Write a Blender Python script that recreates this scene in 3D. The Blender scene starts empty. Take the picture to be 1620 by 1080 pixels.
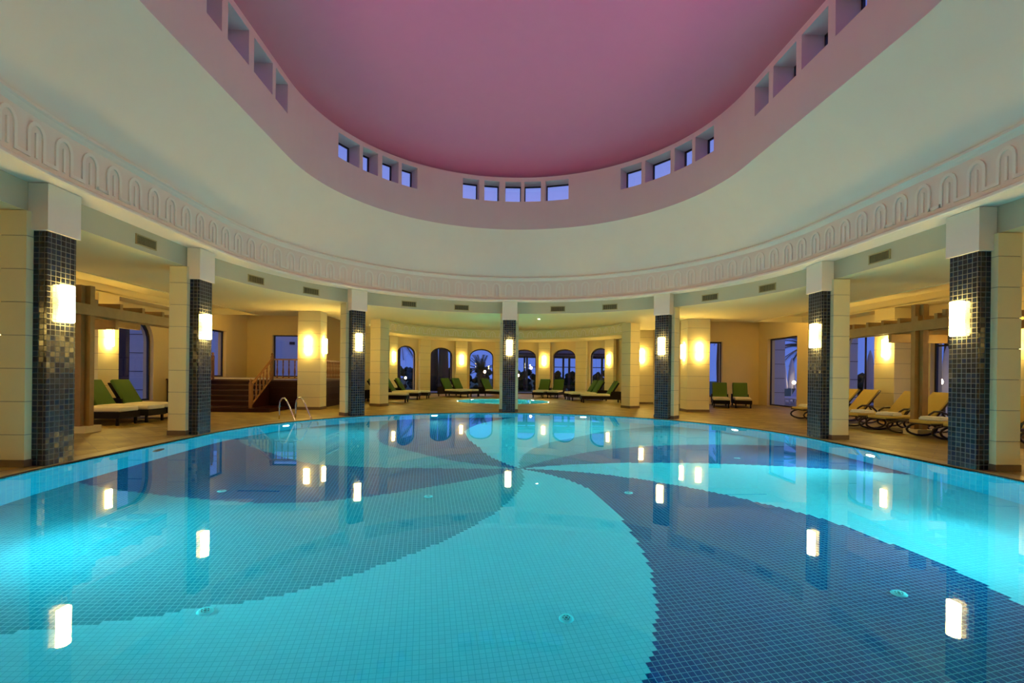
import bpy, bmesh, math, random
from mathutils import Vector, Matrix
random.seed(7)
PI = math.pi
C = bpy.context.scene.collection
rad = math.radians
# ---------------------------------------------------------------- materials
def newmat(name):
    m = bpy.data.materials.new(name); m.use_nodes = True
    nt = m.node_tree
    for n in list(nt.nodes): nt.nodes.remove(n)
    out = nt.nodes.new('ShaderNodeOutputMaterial')
    return m, nt, out
def N(nt, t, **kw):
    n = nt.nodes.new(t)
    for k, v in kw.items():
        if k in n.inputs: n.inputs[k].default_value = v
        else: setattr(n, k, v)
    return n
def principled(nt, out, col, rough=.5, metal=0, spec=.5, **kw):
    b = N(nt, 'ShaderNodeBsdfPrincipled'); b.inputs['Base Color'].default_value = (*col, 1)
    b.inputs['Roughness'].default_value = rough; b.inputs['Metallic'].default_value = metal
    b.inputs['Specular IOR Level'].default_value = spec
    for k, v in kw.items(): b.inputs[k].default_value = v
    nt.links.new(b.outputs[0], out.inputs[0]); return b
def plain(name, col, rough=.6, metal=0, spec=.4, noise=0, nscale=8, bump=0, bscale=60, **kw):
    m, nt, out = newmat(name); b = principled(nt, out, col, rough, metal, spec, **kw)
    L = nt.links.new
    tc = N(nt, 'ShaderNodeTexCoord')
    if noise:
        no = N(nt, 'ShaderNodeTexNoise', Scale=nscale, Detail=5.0); L(tc.outputs['Object'], no.inputs['Vector'])
        mx = N(nt, 'ShaderNodeMix', data_type='RGBA'); 
        mx.inputs[6].default_value = (*[c*(1-noise) for c in col], 1); mx.inputs[7].default_value = (*[min(1, c*(1+noise)) for c in col], 1)
        L(no.outputs['Fac'], mx.inputs[0]); L(mx.outputs[2], b.inputs['Base Color'])
    if bump:
        n2 = N(nt, 'ShaderNodeTexNoise', Scale=bscale, Detail=3.0); L(tc.outputs['Object'], n2.inputs['Vector'])
        bp = N(nt, 'ShaderNodeBump', Strength=bump, Distance=.01); L(n2.outputs['Fac'], bp.inputs['Height']); L(bp.outputs[0], b.inputs['Normal'])
    return m
def emis(name, col, s):
    m, nt, out = newmat(name); e = N(nt, 'ShaderNodeEmission', Strength=s); e.inputs[0].default_value = (*col, 1)
    nt.links.new(e.outputs[0], out.inputs[0]); return m
def math_(nt, op, a, b=None, c=None):
    n = nt.nodes.new('ShaderNodeMath'); n.operation = op
    for i, v in enumerate((a, b, c)):
        if v is None: continue
        if isinstance(v, (int, float)): n.inputs[i].default_value = v
        else: nt.links.new(v, n.inputs[i])
    return n.outputs[0]
def tiled(name, col, col2, grout, size, gw, rough, coord='UV', ang=0, bumpy=0, axes=(0, 1), noise=.5, spec=.5, off=(0, 0)):
    """square tiles in real metres; grout line width gw as a share of the tile"""
    m, nt, out = newmat(name); L = nt.links.new
    b = principled(nt, out, col, rough, 0, spec)
    if coord == 'UV':
        src = N(nt, 'ShaderNodeTexCoord').outputs['UV']
    else:
        src = N(nt, 'ShaderNodeNewGeometry').outputs['Position']
    mp = N(nt, 'ShaderNodeMapping', vector_type='POINT'); mp.inputs['Rotation'].default_value = (0, 0, ang)
    mp.inputs['Scale'].default_value = (1/size, 1/size, 1/size); mp.inputs['Location'].default_value = (off[0], off[1], 0)
    L(src, mp.inputs[0])
    sx = N(nt, 'ShaderNodeSeparateXYZ'); L(mp.outputs[0], sx.inputs[0])
    lines = []
    cells = []
    for a in axes:
        fr = math_(nt, 'FRACT', sx.outputs[a]); d = math_(nt, 'ABSOLUTE', math_(nt, 'SUBTRACT', fr, .5))
        lines.append(math_(nt, 'GREATER_THAN', d, .5-gw/2)); cells.append(math_(nt, 'FLOOR', sx.outputs[a]))
    g = math_(nt, 'MAXIMUM', lines[0], lines[1]) if len(lines) > 1 else lines[0]
    cb = N(nt, 'ShaderNodeCombineXYZ'); L(cells[0], cb.inputs[0]); 
    if len(cells) > 1: L(cells[1], cb.inputs[1])
    wn = N(nt, 'ShaderNodeTexWhiteNoise', noise_dimensions='3D'); L(cb.outputs[0], wn.inputs['Vector'])
    mx = N(nt, 'ShaderNodeMix', data_type='RGBA'); mx.inputs[6].default_value = (*col, 1); mx.inputs[7].default_value = (*col2, 1)
    L(wn.outputs['Value'], mx.inputs[0])
    m2 = N(nt, 'ShaderNodeMix', data_type='RGBA'); L(g, m2.inputs[0]); L(mx.outputs[2], m2.inputs[6]); m2.inputs[7].default_value = (*grout, 1)
    L(m2.outputs[2], b.inputs['Base Color'])
    L(math_(nt, 'MULTIPLY_ADD', g, .5, rough), b.inputs['Roughness'])
    if bumpy:
        # every tile sits at its own slight tilt
        vs = N(nt, 'ShaderNodeVectorMath', operation='SUBTRACT'); L(wn.outputs['Color'], vs.inputs[0]); vs.inputs[1].default_value = (.5, .5, .5)
        vm = N(nt, 'ShaderNodeVectorMath', operation='SCALE'); L(vs.outputs[0], vm.inputs[0]); vm.inputs['Scale'].default_value = bumpy
        ge = N(nt, 'ShaderNodeNewGeometry'); va = N(nt, 'ShaderNodeVectorMath', operation='ADD'); L(ge.outputs['Normal'], va.inputs[0]); L(vm.outputs[0], va.inputs[1])
        vn = N(nt, 'ShaderNodeVectorMath', operation='NORMALIZE'); L(va.outputs[0], vn.inputs[0]); L(vn.outputs[0], b.inputs['Normal'])
    return m
M = {}
M['bowl'] = plain('hall_plaster', (.89, .73, .59), .8, noise=.03, nscale=2)
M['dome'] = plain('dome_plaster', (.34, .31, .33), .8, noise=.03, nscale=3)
M['drum'] = plain('drum_plaster', (.74, .60, .56), .8, noise=.03, nscale=2)
M['beam'] = plain('beam_plaster', (.50, .44, .32), .8, noise=.03, nscale=2)
M['relief'] = plain('relief_plaster', (.92, .80, .66), .75)
M['cream'] = plain('cream_plaster', (.78, .62, .32), .8, noise=.03, nscale=2)
M['block'] = plain('cream_block', (.80, .68, .38), .7, noise=.04, nscale=3)
M['joint'] = plain('block_joint', (.42, .35, .25), .9)
M['ceil'] = plain('aisle_ceiling', (.84, .72, .40), .8)
M['skirt'] = plain('brown_stone', (.16, .10, .055), .5, noise=.2)
M['mosaic'] = tiled('navy_mosaic', (.003, .005, .014), (.010, .015, .036), (.10, .095, .08), .076, .13, .16, 'UV', bumpy=.04, spec=.45)
M['deck'] = None
M['coping'] = plain('travertine_coping', (.30, .225, .10), .45, noise=.2, nscale=6)
M['slot'] = plain('dark_slot', (.02, .018, .015), .8)
M['vent'] = plain('vent_metal', (.34, .27, .13), .5, .3)
A_T = -.146
fl = dict(coord='POS', ang=A_T, size=.05, rough=.25)
M['f_light'] = tiled('pool_tile_light', (.42, .80, .88), (.46, .84, .92), (.22, .60, .68), gw=.10, **fl)
M['f_teal'] = tiled('pool_tile_teal', (.04, .33, .42), (.07, .39, .48), (.30, .66, .72), gw=.12, **fl)
M['f_navy'] = tiled('pool_tile_navy', (.003, .05, .20), (.006, .075, .26), (.12, .42, .58), gw=.11, **fl)
M['pwall'] = tiled('pool_wall_tile', (.04, .70, .90), (.06, .78, .95), (.35, .90, .97), size=.10, gw=.08, rough=.3, coord='UV')
M['wood'] = plain('pergola_wood', (.30, .175, .06), .5, noise=.25, nscale=5)
M['rail'] = plain('varnished_wood', (.28, .12, .035), .35, noise=.25, nscale=9)
M['dwood'] = plain('dark_mahogany', (.026, .005, .003), .4, spec=.15, noise=.4, nscale=4)
M['nosing'] = plain('step_nosing', (.09, .035, .02), .35)
M['wicker'] = plain('dark_wicker', (.010, .006, .004), .7, spec=.15, bump=.6, bscale=90)
M['green'] = plain('green_canvas', (.065, .125, .018), .9, noise=.08, nscale=12)
M['cushion'] = plain('cream_canvas', (.72, .64, .44), .9, noise=.04)
M['yellow'] = plain('yellow_sling', (.50, .36, .09), .8, noise=.06, nscale=30)
M['plastic'] = plain('brown_plastic', (.03, .018, .012), .3)
M['towel'] = plain('white_towel', (.8, .76, .66), .95, bump=.4)
M['chrome'] = plain('polished_steel', (.75, .72, .68), .12, 1)
M['drain'] = plain('inlet_plastic', (.30, .85, .85), .4)
M['drain_d'] = plain('inlet_slots', (.02, .12, .16), .5)
M['frame'] = plain('window_frame', (.03, .025, .03), .4)
M['gframe'] = plain('cream_reveal', (.66, .56, .38), .6)
M['palm'] = plain('palm_leaf', (.02, .05, .02), .7, noise=.3)
M['trunk'] = plain('palm_trunk', (.07, .05, .035), .9, noise=.4, nscale=14, bump=1, bscale=30)
M['grass'] = plain('lawn', (.02, .07, .02), .9, noise=.4, nscale=3)
M['paving'] = plain('terrace_paving', (.30, .28, .26), .8, noise=.15)
M['white'] = plain('white_render', (.62, .62, .62), .8, noise=.03)
M['hedge'] = plain('hedge_leaf', (.012, .03, .012), .9, noise=.4, nscale=10, bump=1, bscale=20)
M['parasol'] = plain('closed_parasol_cloth', (.55, .55, .58), .9)
M['outdark'] = plain('dark_timber', (.03, .02, .02), .6)
M['stair_in'] = plain('hot_tub_shell', (.35, .75, .78), .3)
# deck stone: mottled travertine squares
m, nt, out = newmat('deck_stone'); L = nt.links.new; b = principled(nt, out, (.3, .2, .1), .5, 0, .25)
ge = N(nt, 'ShaderNodeNewGeometry'); mp = N(nt, 'ShaderNodeMapping'); mp.inputs['Rotation'].default_value = (0, 0, .785); L(ge.outputs['Position'], mp.inputs[0])
br = N(nt, 'ShaderNodeTexBrick', Scale=1.0); br.offset = .5; br.inputs['Brick Width'].default_value = .6; br.inputs['Row Height'].default_value = .3
br.inputs['Mortar Size'].default_value = .006; br.inputs['Color1'].default_value = (.25, .18, .048, 1); br.inputs['Color2'].default_value = (.38, .285, .085, 1); br.inputs['Mortar'].default_value = (.22, .16, .10, 1)
L(mp.outputs[0], br.inputs['Vector'])
no = N(nt, 'ShaderNodeTexNoise', Scale=2.2, Detail=8.0, Roughness=.65); L(ge.outputs['Position'], no.inputs['Vector'])
cr = N(nt, 'ShaderNodeValToRGB'); cr.color_ramp.elements[0].position = .35; cr.color_ramp.elements[0].color = (.62, .60, .55, 1); cr.color_ramp.elements[1].position = .68; cr.color_ramp.elements[1].color = (1.15, 1.12, 1.05, 1); L(no.outputs['Fac'], cr.inputs[0])
mu = N(nt, 'ShaderNodeMix', data_type='RGBA', blend_type='MULTIPLY'); mu.inputs[0].default_value = 1; L(br.outputs['Color'], mu.inputs[6]); L(cr.outputs[0], mu.inputs[7]); L(mu.outputs[2], b.inputs['Base Color'])
M['deck'] = m
# water: still, clear
m, nt, out = newmat('pool_water'); g = N(nt, 'ShaderNodeBsdfGlass', Roughness=0.0, IOR=1.333); g.inputs[0].default_value = (1, 1, 1, 1)
no = N(nt, 'ShaderNodeTexNoise', Scale=1.1, Detail=1.0); ge = N(nt, 'ShaderNodeNewGeometry'); nt.links.new(ge.outputs['Position'], no.inputs['Vector'])
bp = N(nt, 'ShaderNodeBump', Strength=.05, Distance=.01); nt.links.new(no.outputs['Fac'], bp.inputs['Height']); nt.links.new(bp.outputs[0], g.inputs['Normal'])
nt.links.new(g.outputs[0], out.inputs[0]); M['water'] = m
va = N(nt, 'ShaderNodeVolumeAbsorption', Density=1.0); va.inputs[0].default_value = (.58, .985, .997, 1); nt.links.new(va.outputs[0], out.inputs[1])
# window glass: thin sheet, lets light pass and mirrors the lamps
m, nt, out = newmat('window_glass'); t = N(nt, 'ShaderNodeBsdfTransparent'); t.inputs[0].default_value = (.86, .88, .95, 1)
gl = N(nt, 'ShaderNodeBsdfGlossy', Roughness=.0); lw = N(nt, 'ShaderNodeLayerWeight', Blend=.5); mx = N(nt, 'ShaderNodeMixShader')
nt.links.new(math_(nt, 'MULTIPLY_ADD', math_(nt, 'POWER', lw.outputs['Facing'], 4.0), .8, .06), mx.inputs[0]); nt.links.new(t.outputs[0], mx.inputs[1]); nt.links.new(gl.outputs[0], mx.inputs[2]); nt.links.new(mx.outputs[0], out.inputs[0]); M['glass'] = m
# wall-lamp shade: two bulbs, brightest near both ends of the shade
m, nt, out = newmat('lit_lamp_shade'); tc = N(nt, 'ShaderNodeTexCoord'); sx = N(nt, 'ShaderNodeSeparateXYZ'); nt.links.new(tc.outputs['Object'], sx.inputs[0])
az = math_(nt, 'ABSOLUTE', sx.outputs[2]); v = math_(nt, 'MULTIPLY_ADD', az, 255.0, 42.0)
e = N(nt, 'ShaderNodeEmission'); e.inputs[0].default_value = (1, .69, .175, 1); nt.links.new(v, e.inputs[1]); nt.links.new(e.outputs[0], out.inputs[0]); M['lamp'] = m
M['uwl'] = emis('underwater_lens', (.78, .95, 1), 430)
M['uwl2'] = emis('hot_tub_lens', (.7, 1, .9), 500)
M['pink'] = emis('magenta_cove_led', (1, .05, .25), 8)
M['flood'] = emis('magenta_lens', (1, .08, .75), 90)
M['corner_fill'] = emis('added_corner_glow', (1, .66, .14), 45)  # added glow, out of sight, to brighten the back corner walls
M['cove'] = emis('added_aisle_glow', (1, .66, .14), 9)  # added glow, out of sight, to brighten the side aisles
M['down'] = emis('downlight_lens', (1, .8, .5), 60)
M['glow'] = emis('garden_lamp_glow', (1, .75, .45), 25)
# ---------------------------------------------------------------- mesh builder
class MB:
    def __init__(s): s.v = []; s.f = []; s.m = []; s.uv = {}; s.sm = []
    def add(s, vs, fs, mi=0, smooth=False, uvs=None):
        o = len(s.v); s.v += [tuple(v) for v in vs]
        for i, f in enumerate(fs):
            s.f.append(tuple(o+j for j in f)); s.m.append(mi); s.sm.append(smooth)
            if uvs: s.uv[len(s.f)-1] = uvs[i]
        return s
    def box(s, c, d, rz=0, mi=0, rx=0, ry=0):
        x, y, z = d[0]/2, d[1]/2, d[2]/2
        R = Matrix.Rotation(rz, 3, 'Z') @ Matrix.Rotation(ry, 3, 'Y') @ Matrix.Rotation(rx, 3, 'X')
        P = [(-x, -y, -z), (x, -y, -z), (x, y, -z), (-x, y, -z), (-x, -y, z), (x, -y, z), (x, y, z), (-x, y, z)]
        vs = [Vector(c)+R @ Vector(p) for p in P]
        F = [(0, 3, 2, 1), (4, 5, 6, 7), (0, 1, 5, 4), (1, 2, 6, 5), (2, 3, 7, 6), (3, 0, 4, 7)]
        UVI = [(0, 1), (0, 1), (0, 2), (1, 2), (0, 2), (1, 2)]
        uvs = [[(P[j][a]+x, P[j][b_]+z) for j in f] for f, (a, b_) in zip(F, UVI)]
        return s.add(vs, F, mi, False, uvs)
    def tube(s, pts, r, n=8, mi=0, closed=False, cap=True, rs=None):
        pts = [Vector(p) for p in pts]; k = len(pts); vs = []; up = None
        for i, p in enumerate(pts):
            a = pts[(i-1) % k] if (i > 0 or closed) else p; b = pts[(i+1) % k] if (i < k-1 or closed) else p
            t = (b-a).normalized()
            if up is None: up = t.orthogonal().normalized()
            up = (up-t*up.dot(t)).normalized(); w = t.cross(up); rr = rs[i] if rs else r
            for j in range(n):
                a_ = 2*PI*j/n; vs.append(p+(up*math.cos(a_)+w*math.sin(a_))*rr)
        fs = []
        for i in range(k if closed else k-1):
            for j in range(n):
                q = (i+1) % k; fs.append((i*n+j, i*n+(j+1) % n, q*n+(j+1) % n, q*n+j))
        if cap and not closed: fs += [tuple(range(n))[::-1], tuple((k-1)*n+j for j in range(n))]
        return s.add(vs, fs, mi, True)
    def lathe(s, prof, c=(0, 0, 0), n=24, mi=0, smooth=True, a0=0, a1=2*PI):
        full = abs(a1-a0-2*PI) < 1e-6; cols = n if full else n+1; vs = []; k = len(prof)
        for j in range(cols):
            a = a0+(a1-a0)*j/n
            for r, z in prof: vs.append((c[0]+r*math.cos(a), c[1]+r*math.sin(a), c[2]+z))
        fs = [(j*k+i, ((j+1) % cols)*k+i, ((j+1) % cols)*k+i+1, j*k+i+1) for j in range(n) for i in range(k-1)]
        return s.add(vs, fs, mi, smooth)
    def poly(s, pts2, z0, z1, mi=0, uvmode=False):
        n = len(pts2); vs = [(x, y, z0) for x, y in pts2]+[(x, y, z1) for x, y in pts2]
        fs = [tuple(range(n))[::-1], tuple(range(n, 2*n))]+[(i, (i+1) % n, n+(i+1) % n, n+i) for i in range(n)]
        return s.add(vs, fs, mi)
    def build(s, name, mats, parent=None, bevel=0, loc=None, subsurf=0):
        me = bpy.data.meshes.new(name); me.from_pydata(s.v, [], s.f)
        mats = mats if isinstance(mats, (list, tuple)) else [mats]
        for m in mats: me.materials.append(m)
        me.polygons.foreach_set('material_index', s.m); me.polygons.foreach_set('use_smooth', s.sm)
        if s.uv:
            ul = me.uv_layers.new(name='UVMap')
            for fi, uv in s.uv.items():
                ls = me.polygons[fi].loop_start
                for k, c in enumerate(uv): ul.data[ls+k].uv = c
        me.update()
        if bevel:
            bm = bmesh.new(); bm.from_mesh(me)
            bmesh.ops.bevel(bm, geom=list(bm.edges), offset=bevel, segments=3, affect='EDGES', profile=.6)
            for f in bm.faces: f.smooth = True
            bm.to_mesh(me); bm.free()
        o = bpy.data.objects.new(name, me); C.objects.link(o)
        if parent: o.parent = parent
        if loc: o.location = loc
        return o
def tag(o, label=None, cat=None, group=None, kind=None):
    for k, v in (('label', label), ('category', cat), ('group', group), ('kind', kind)):
        if v: o[k] = v
    return o
def empty(name, loc, rz=0, label=None, cat=None, group=None):
    o = bpy.data.objects.new(name, None); C.objects.link(o); o.location = loc; o.rotation_euler = (0, 0, rz); o.empty_display_size = .1
    return tag(o, label, cat, group)
def copy_tree(o, parent=None):
    c = o.copy(); C.objects.link(c); c.parent = parent
    for ch in list(o.children): copy_tree(ch, c)
    return c
def struct(o): o['kind'] = 'structure'; return o
R0, S0 = 6.68, 1.62                                  # pool: two half circles joined by straight sides
def pp(phi, r, S=S0, c=(0, 0)):                      # point of a stadium at bearing phi (degrees from +Y) ; cap centre (0, +-S)
    a = rad(phi); cy = S if math.cos(a) > 1e-9 or abs(math.cos(a)) <= 1e-9 and False else -S
    return (c[0]+r*math.sin(a), c[1]+cy+r*math.cos(a))
def stad(r, S=S0, n=96, c=(0, 0)):
    """closed loop of points, clockwise from above"""
    out = []
    h = n//2
    for i in range(h+1):
        a = -PI/2+PI*i/h; out.append((c[0]+r*math.sin(a), c[1]+S+r*math.cos(a)))
    for i in range(h+1):
        a = PI/2+PI*i/h; out.append((c[0]+r*math.sin(a), c[1]-S+r*math.cos(a)))
    return out
def sweep(mb, prof, S=S0, n=96, c=(0, 0), mi=0, smooth=True, uv=False):
    loops = [stad(r, S, n, c) if S else [(c[0]+r*math.sin(2*PI*i/n), c[1]+r*math.cos(2*PI*i/n)) for i in range(n)] for r, z in prof]
    k = len(loops[0]); vs = [(x, y, z) for lp, (r, z) in zip(loops, prof) for x, y in lp]
    per = [0.0]
    for i in range(k): per.append(per[-1]+math.dist(loops[0][i], loops[0][(i+1) % k]))
    fs = []; uvs = []
    for a in range(len(prof)-1):
        for i in range(k):
            j = (i+1) % k; fs.append((a*k+i, a*k+j, (a+1)*k+j, (a+1)*k+i)); z0, z1 = prof[a][1], prof[a+1][1]
            uvs.append([(per[i], z0), (per[i+1], z0), (per[i+1], z1), (per[i], z1)])
    mb.add(vs, fs, mi, smooth, uvs if uv else None)
def plate(name, outer, holes, fn, thick, mat, parent=None):
    """flat panel with holes: 2D outlines, fn(u,v)->3D, pushed through by the vector thick"""
    bm = bmesh.new(); ed = []
    for lp in [outer]+holes:
        vs = [bm.verts.new(fn(*p)) for p in lp]
        ed += [bm.edges.new((vs[i], vs[(i+1) % len(vs)])) for i in range(len(vs))]
    bmesh.ops.triangle_fill(bm, use_beauty=True, use_dissolve=False, edges=ed)
    if thick:
        r = bmesh.ops.extrude_face_region(bm, geom=list(bm.faces))
        bmesh.ops.translate(bm, verts=[g for g in r['geom'] if isinstance(g, bmesh.types.BMVert)], vec=Vector(thick))
        bmesh.ops.recalc_face_normals(bm, faces=list(bm.faces))
    me = bpy.data.meshes.new(name); bm.to_mesh(me); bm.free(); me.materials.append(mat)
    o = bpy.data.objects.new(name, me); C.objects.link(o)
    if parent: o.parent = parent
    return o
# ---------------------------------------------------------------- the room
XW, YB, YF = 12.4, 14.6, -12.6
AC, AR = (0, 16.8), 7.5                              # round bay with the hot tub
HT = (-.1, 15.2)                                     # hot tub centre
def circ(c, r, n=64): return [(c[0]+r*math.sin(2*PI*i/n), c[1]+r*math.cos(2*PI*i/n)) for i in range(n)]
segs = [-107, -86, -64.5, -43.5, -22.5, 0, 22.5, 43.5, 64.5, 86, 107]
apse = [(AC[0]+AR*math.sin(rad(a)), AC[1]+AR*math.cos(rad(a))) for a in segs]
outer = [(-XW, YF), (XW, YF), (XW, YB)]+apse[::-1]+[(-XW, YB)]
struct(plate('floor', outer, [stad(6.99), circ(HT, 2.3)], lambda x, y: (x, y, 0), (0, 0, -.12), M['deck']))
# main pool
pool = empty('swimming_pool', (0, 0, -1.54), 0, 'large oval swimming pool with a blue swirl of floor tiles', 'pool')
def P0(mb, name, mats, **k):                         # child of the pool, modelled in world coordinates
    o = mb.build(name, mats, pool, **k); o.location = Vector(o.location)+Vector((0, 0, 1.54)); return o
mb = MB(); sweep(mb, [(R0, -1.54), (R0, -.02)], uv=True, smooth=True); P0(mb, 'pool_wall', M['pwall'])
mb = MB(); sweep(mb, [(R0+.035, -.06), (R0+.035, -.003), (7.0, -.003), (7.0, -.12)], smooth=False); P0(mb, 'coping', M['coping'])
mb = MB(); sweep(mb, [(R0, -.034), (R0, -.02), (R0+.036, -.012)], smooth=False); P0(mb, 'overflow_slot', M['slot'])
mb = MB(); mb.poly(stad(R0+.012)[::-1], -1.6, -.035); P0(mb, 'water', M['water'])
# floor: one quad per 5 cm tile, coloured by the petal it falls in
BND = [[(0, -36), (1.07, -46), (2.22, -60.4), (3.18, -68.6), (4.1, -74.5), (4.67, -78.5), (5.16, -82), (5.43, -84.1), (6.7, -91), (8.5, -98)],
       [(0, -6), (1.07, -13.3), (2.45, -23.5), (3.8, -32.1), (4.54, -36.4), (5.16, -41.7), (5.68, -45.8), (6.19, -50.6), (8.5, -70)],
       [(0, 26), (1.47, 16.6), (2.8, 9.9), (4.47, 3), (6.33, -4.1), (8.5, -12)],
       [(0, 56), (1.54, 47.7), (2.74, 43.5), (4.34, 34), (6.21, 23.4), (8.5, 10)],
       [(0, 94), (1.04, 85.5), (2.39, 76.1), (3.86, 66.1), (5.5, 61), (6.5, 56.8), (8.5, 50)],
       [(0, 127), (.76, 121.4), (2.15, 112), (3.54, 109.1), (4.7, 106.2), (6.43, 98.4), (8.5, 88)],
       [(0, 163), (1.09, 155.9), (2.51, 146.8), (3.7, 142.9), (5.57, 130), (7.12, 122.3), (8.5, 116)],
       [(0, 184), (.97, 181.3), (2.55, 180.7), (3.73, 178.2), (5.08, 167.7), (6.64, 159.7), (8.5, 148)],
       [(0, 230), (.86, 223.9), (1.7, 219.9), (2.73, 217.9), (3.57, 214.7), (4.09, 211.5), (4.68, 206.4), (5.58, 199.9), (6.72, 192.7), (8.5, 180)],
       [(0, 276), (1, 269), (1.65, 263.6), (2.61, 257), (3.4, 251.6), (4.15, 246.6), (5.01, 241.4), (5.43, 237.8), (5.9, 234.9), (6.36, 232.1), (8.5, 220)]]
PM = [2, 0, 2, 1, 0, 2, 1, 2, 1, 0]                  # 0 light, 1 teal, 2 navy, counter-clockwise from the first bound
def lerp(t, r):
    for (a, x), (b_, y) in zip(t, t[1:]):
        if r <= b_: return x+(y-x)*(r-a)/(b_-a)
    return t[-1][1]
mb = MB(); T = .05; ca, sa = math.cos(A_T), math.sin(A_T)
# tile rows run along (sin a, cos a)
G = {}
BT = [[lerp(b_, r*.02) for b_ in BND] for r in range(460)]
for i in range(-170, 171):
    for j in range(-170, 171):
        u, v = (i+.5)*T, (j+.5)*T; x, y = u*ca+v*sa, -u*sa+v*ca
        if math.hypot(x, max(abs(y)-S0, 0)) > R0+.04: continue
        r = math.hypot(x, y); th = math.degrees(math.atan2(y, x)); bt = BT[min(459, int(r/.02))]
        b0 = bt[0]; tt = (th-b0) % 360; k = 9
        for q in range(9):
            if tt < bt[q+1]-b0: k = q; break
        ids = []
        for (di, dj) in ((0, 0), (1, 0), (1, 1), (0, 1)):
            key = (i+di, j+dj)
            if key not in G:
                uu, vv = key[0]*T, key[1]*T; G[key] = len(mb.v); mb.v.append((uu*ca+vv*sa, -uu*sa+vv*ca, -1.54))
            ids.append(G[key])
        mb.f.append(tuple(ids)); mb.m.append(PM[k]); mb.sm.append(False)
P0(mb, 'pool_floor', [M['f_light'], M['f_teal'], M['f_navy']])
for x, y in [(-2.86, -4.66), (.15, -4.63), (3.13, -4.5), (-4.41, -1.67), (-1.43, -1.69), (1.55, -1.49), (4.41, .9), (0, 4.6), (-4.5, 3.6), (4.5, 4.2)]:
    mb = MB(); mb.lathe([(0, .02), (.045, .02), (.058, .012), (.064, 0), (.064, -.01)], (0, 0, 0), 20)
    for q in range(6):
        a = q*PI/3; mb.box((.028*math.cos(a), .028*math.sin(a), .021), (.007, .018, .004), a, 1)
    mb.lathe([(0, .024), (.010, .023), (.012, .02)], (0, 0, 0), 10, 1)
    o = P0(mb, 'floor_inlet', [M['drain'], M['drain_d']]); o.location = (x, y, 0)
UWL = [(a, 1) for a in (22.5, 66, -22.5, -66)]+[(a, 1) for a in (180-66, 180+66)]+[(a, 0) for a in (180-22.5, 180+22.5)]+[(90, 1), (-90, 0)]
for a, lit in UWL:
    if abs(abs(a)-90) < 1: x, y = (R0 if a > 0 else -R0), .3
    else: x, y = pp(a, R0)
    rz = math.atan2(-math.sin(rad(a)), -math.cos(rad(a))) if 0 else math.atan2(-(y-(S0 if y > S0 else -S0 if y < -S0 else y)), -x)
    mb = MB(); mb.lathe([(0, 0), (.105, 0), (.13, .012), (.15, 0), (.15, -.03)], (0, 0, 0), 24)
    o = P0(mb, 'underwater_light', M['chrome']); o.location = (x, y, 1.54-.62); o.rotation_euler = (0, PI/2, rz)
    o.location = Vector((x, y, 1.54-.62))+Vector((math.cos(rz), math.sin(rz), 0))*.015
    mb = MB(); mb.lathe([(0, .012), (.06, .010), (.10, .002)], (0, 0, 0), 20); l = mb.build('lens', M['uwl'] if lit else M['slot'], o); 
# pool ladder at the far left
ph = rad(-60); t_ = Vector((math.cos(ph), -math.sin(ph), 0)); n_ = Vector((math.sin(ph), math.cos(ph), 0)); ctr = Vector((0, S0, 0))
lad = empty('pool_ladder', ctr+n_*7.2, 0, 'polished steel pool ladder with two hooped handrails at the pool edge', 'ladder')
for s in (-.27, .27):
    pts = [(.30, -.001), (.30, .35), (.27, .50), (.19, .585), (.08, .60), (-.02, .54), (-.12, .40), (-.62, -.35), (-.66, -.55), (-.66, -1.2)]
    P = [n_*u+t_*s+Vector((0, 0, z)) for u, z in pts]
    # smooth the bend
    Q = []
    for i in range(len(P)-1):
        for k in range(3): Q.append(P[i].lerp(P[i+1], k/3))
    Q.append(P[-1]); mb = MB(); mb.tube(Q, .021, 10); mb.build('handrail', M['chrome'], lad)
for z in (-.28, -.55, -.82, -1.09):
    mb = MB(); mb.box(n_*(-.66)+Vector((0, 0, z)), (.5, .08, .025), math.atan2(t_.y, t_.x)); mb.build('rung', M['chrome'], lad)
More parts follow.
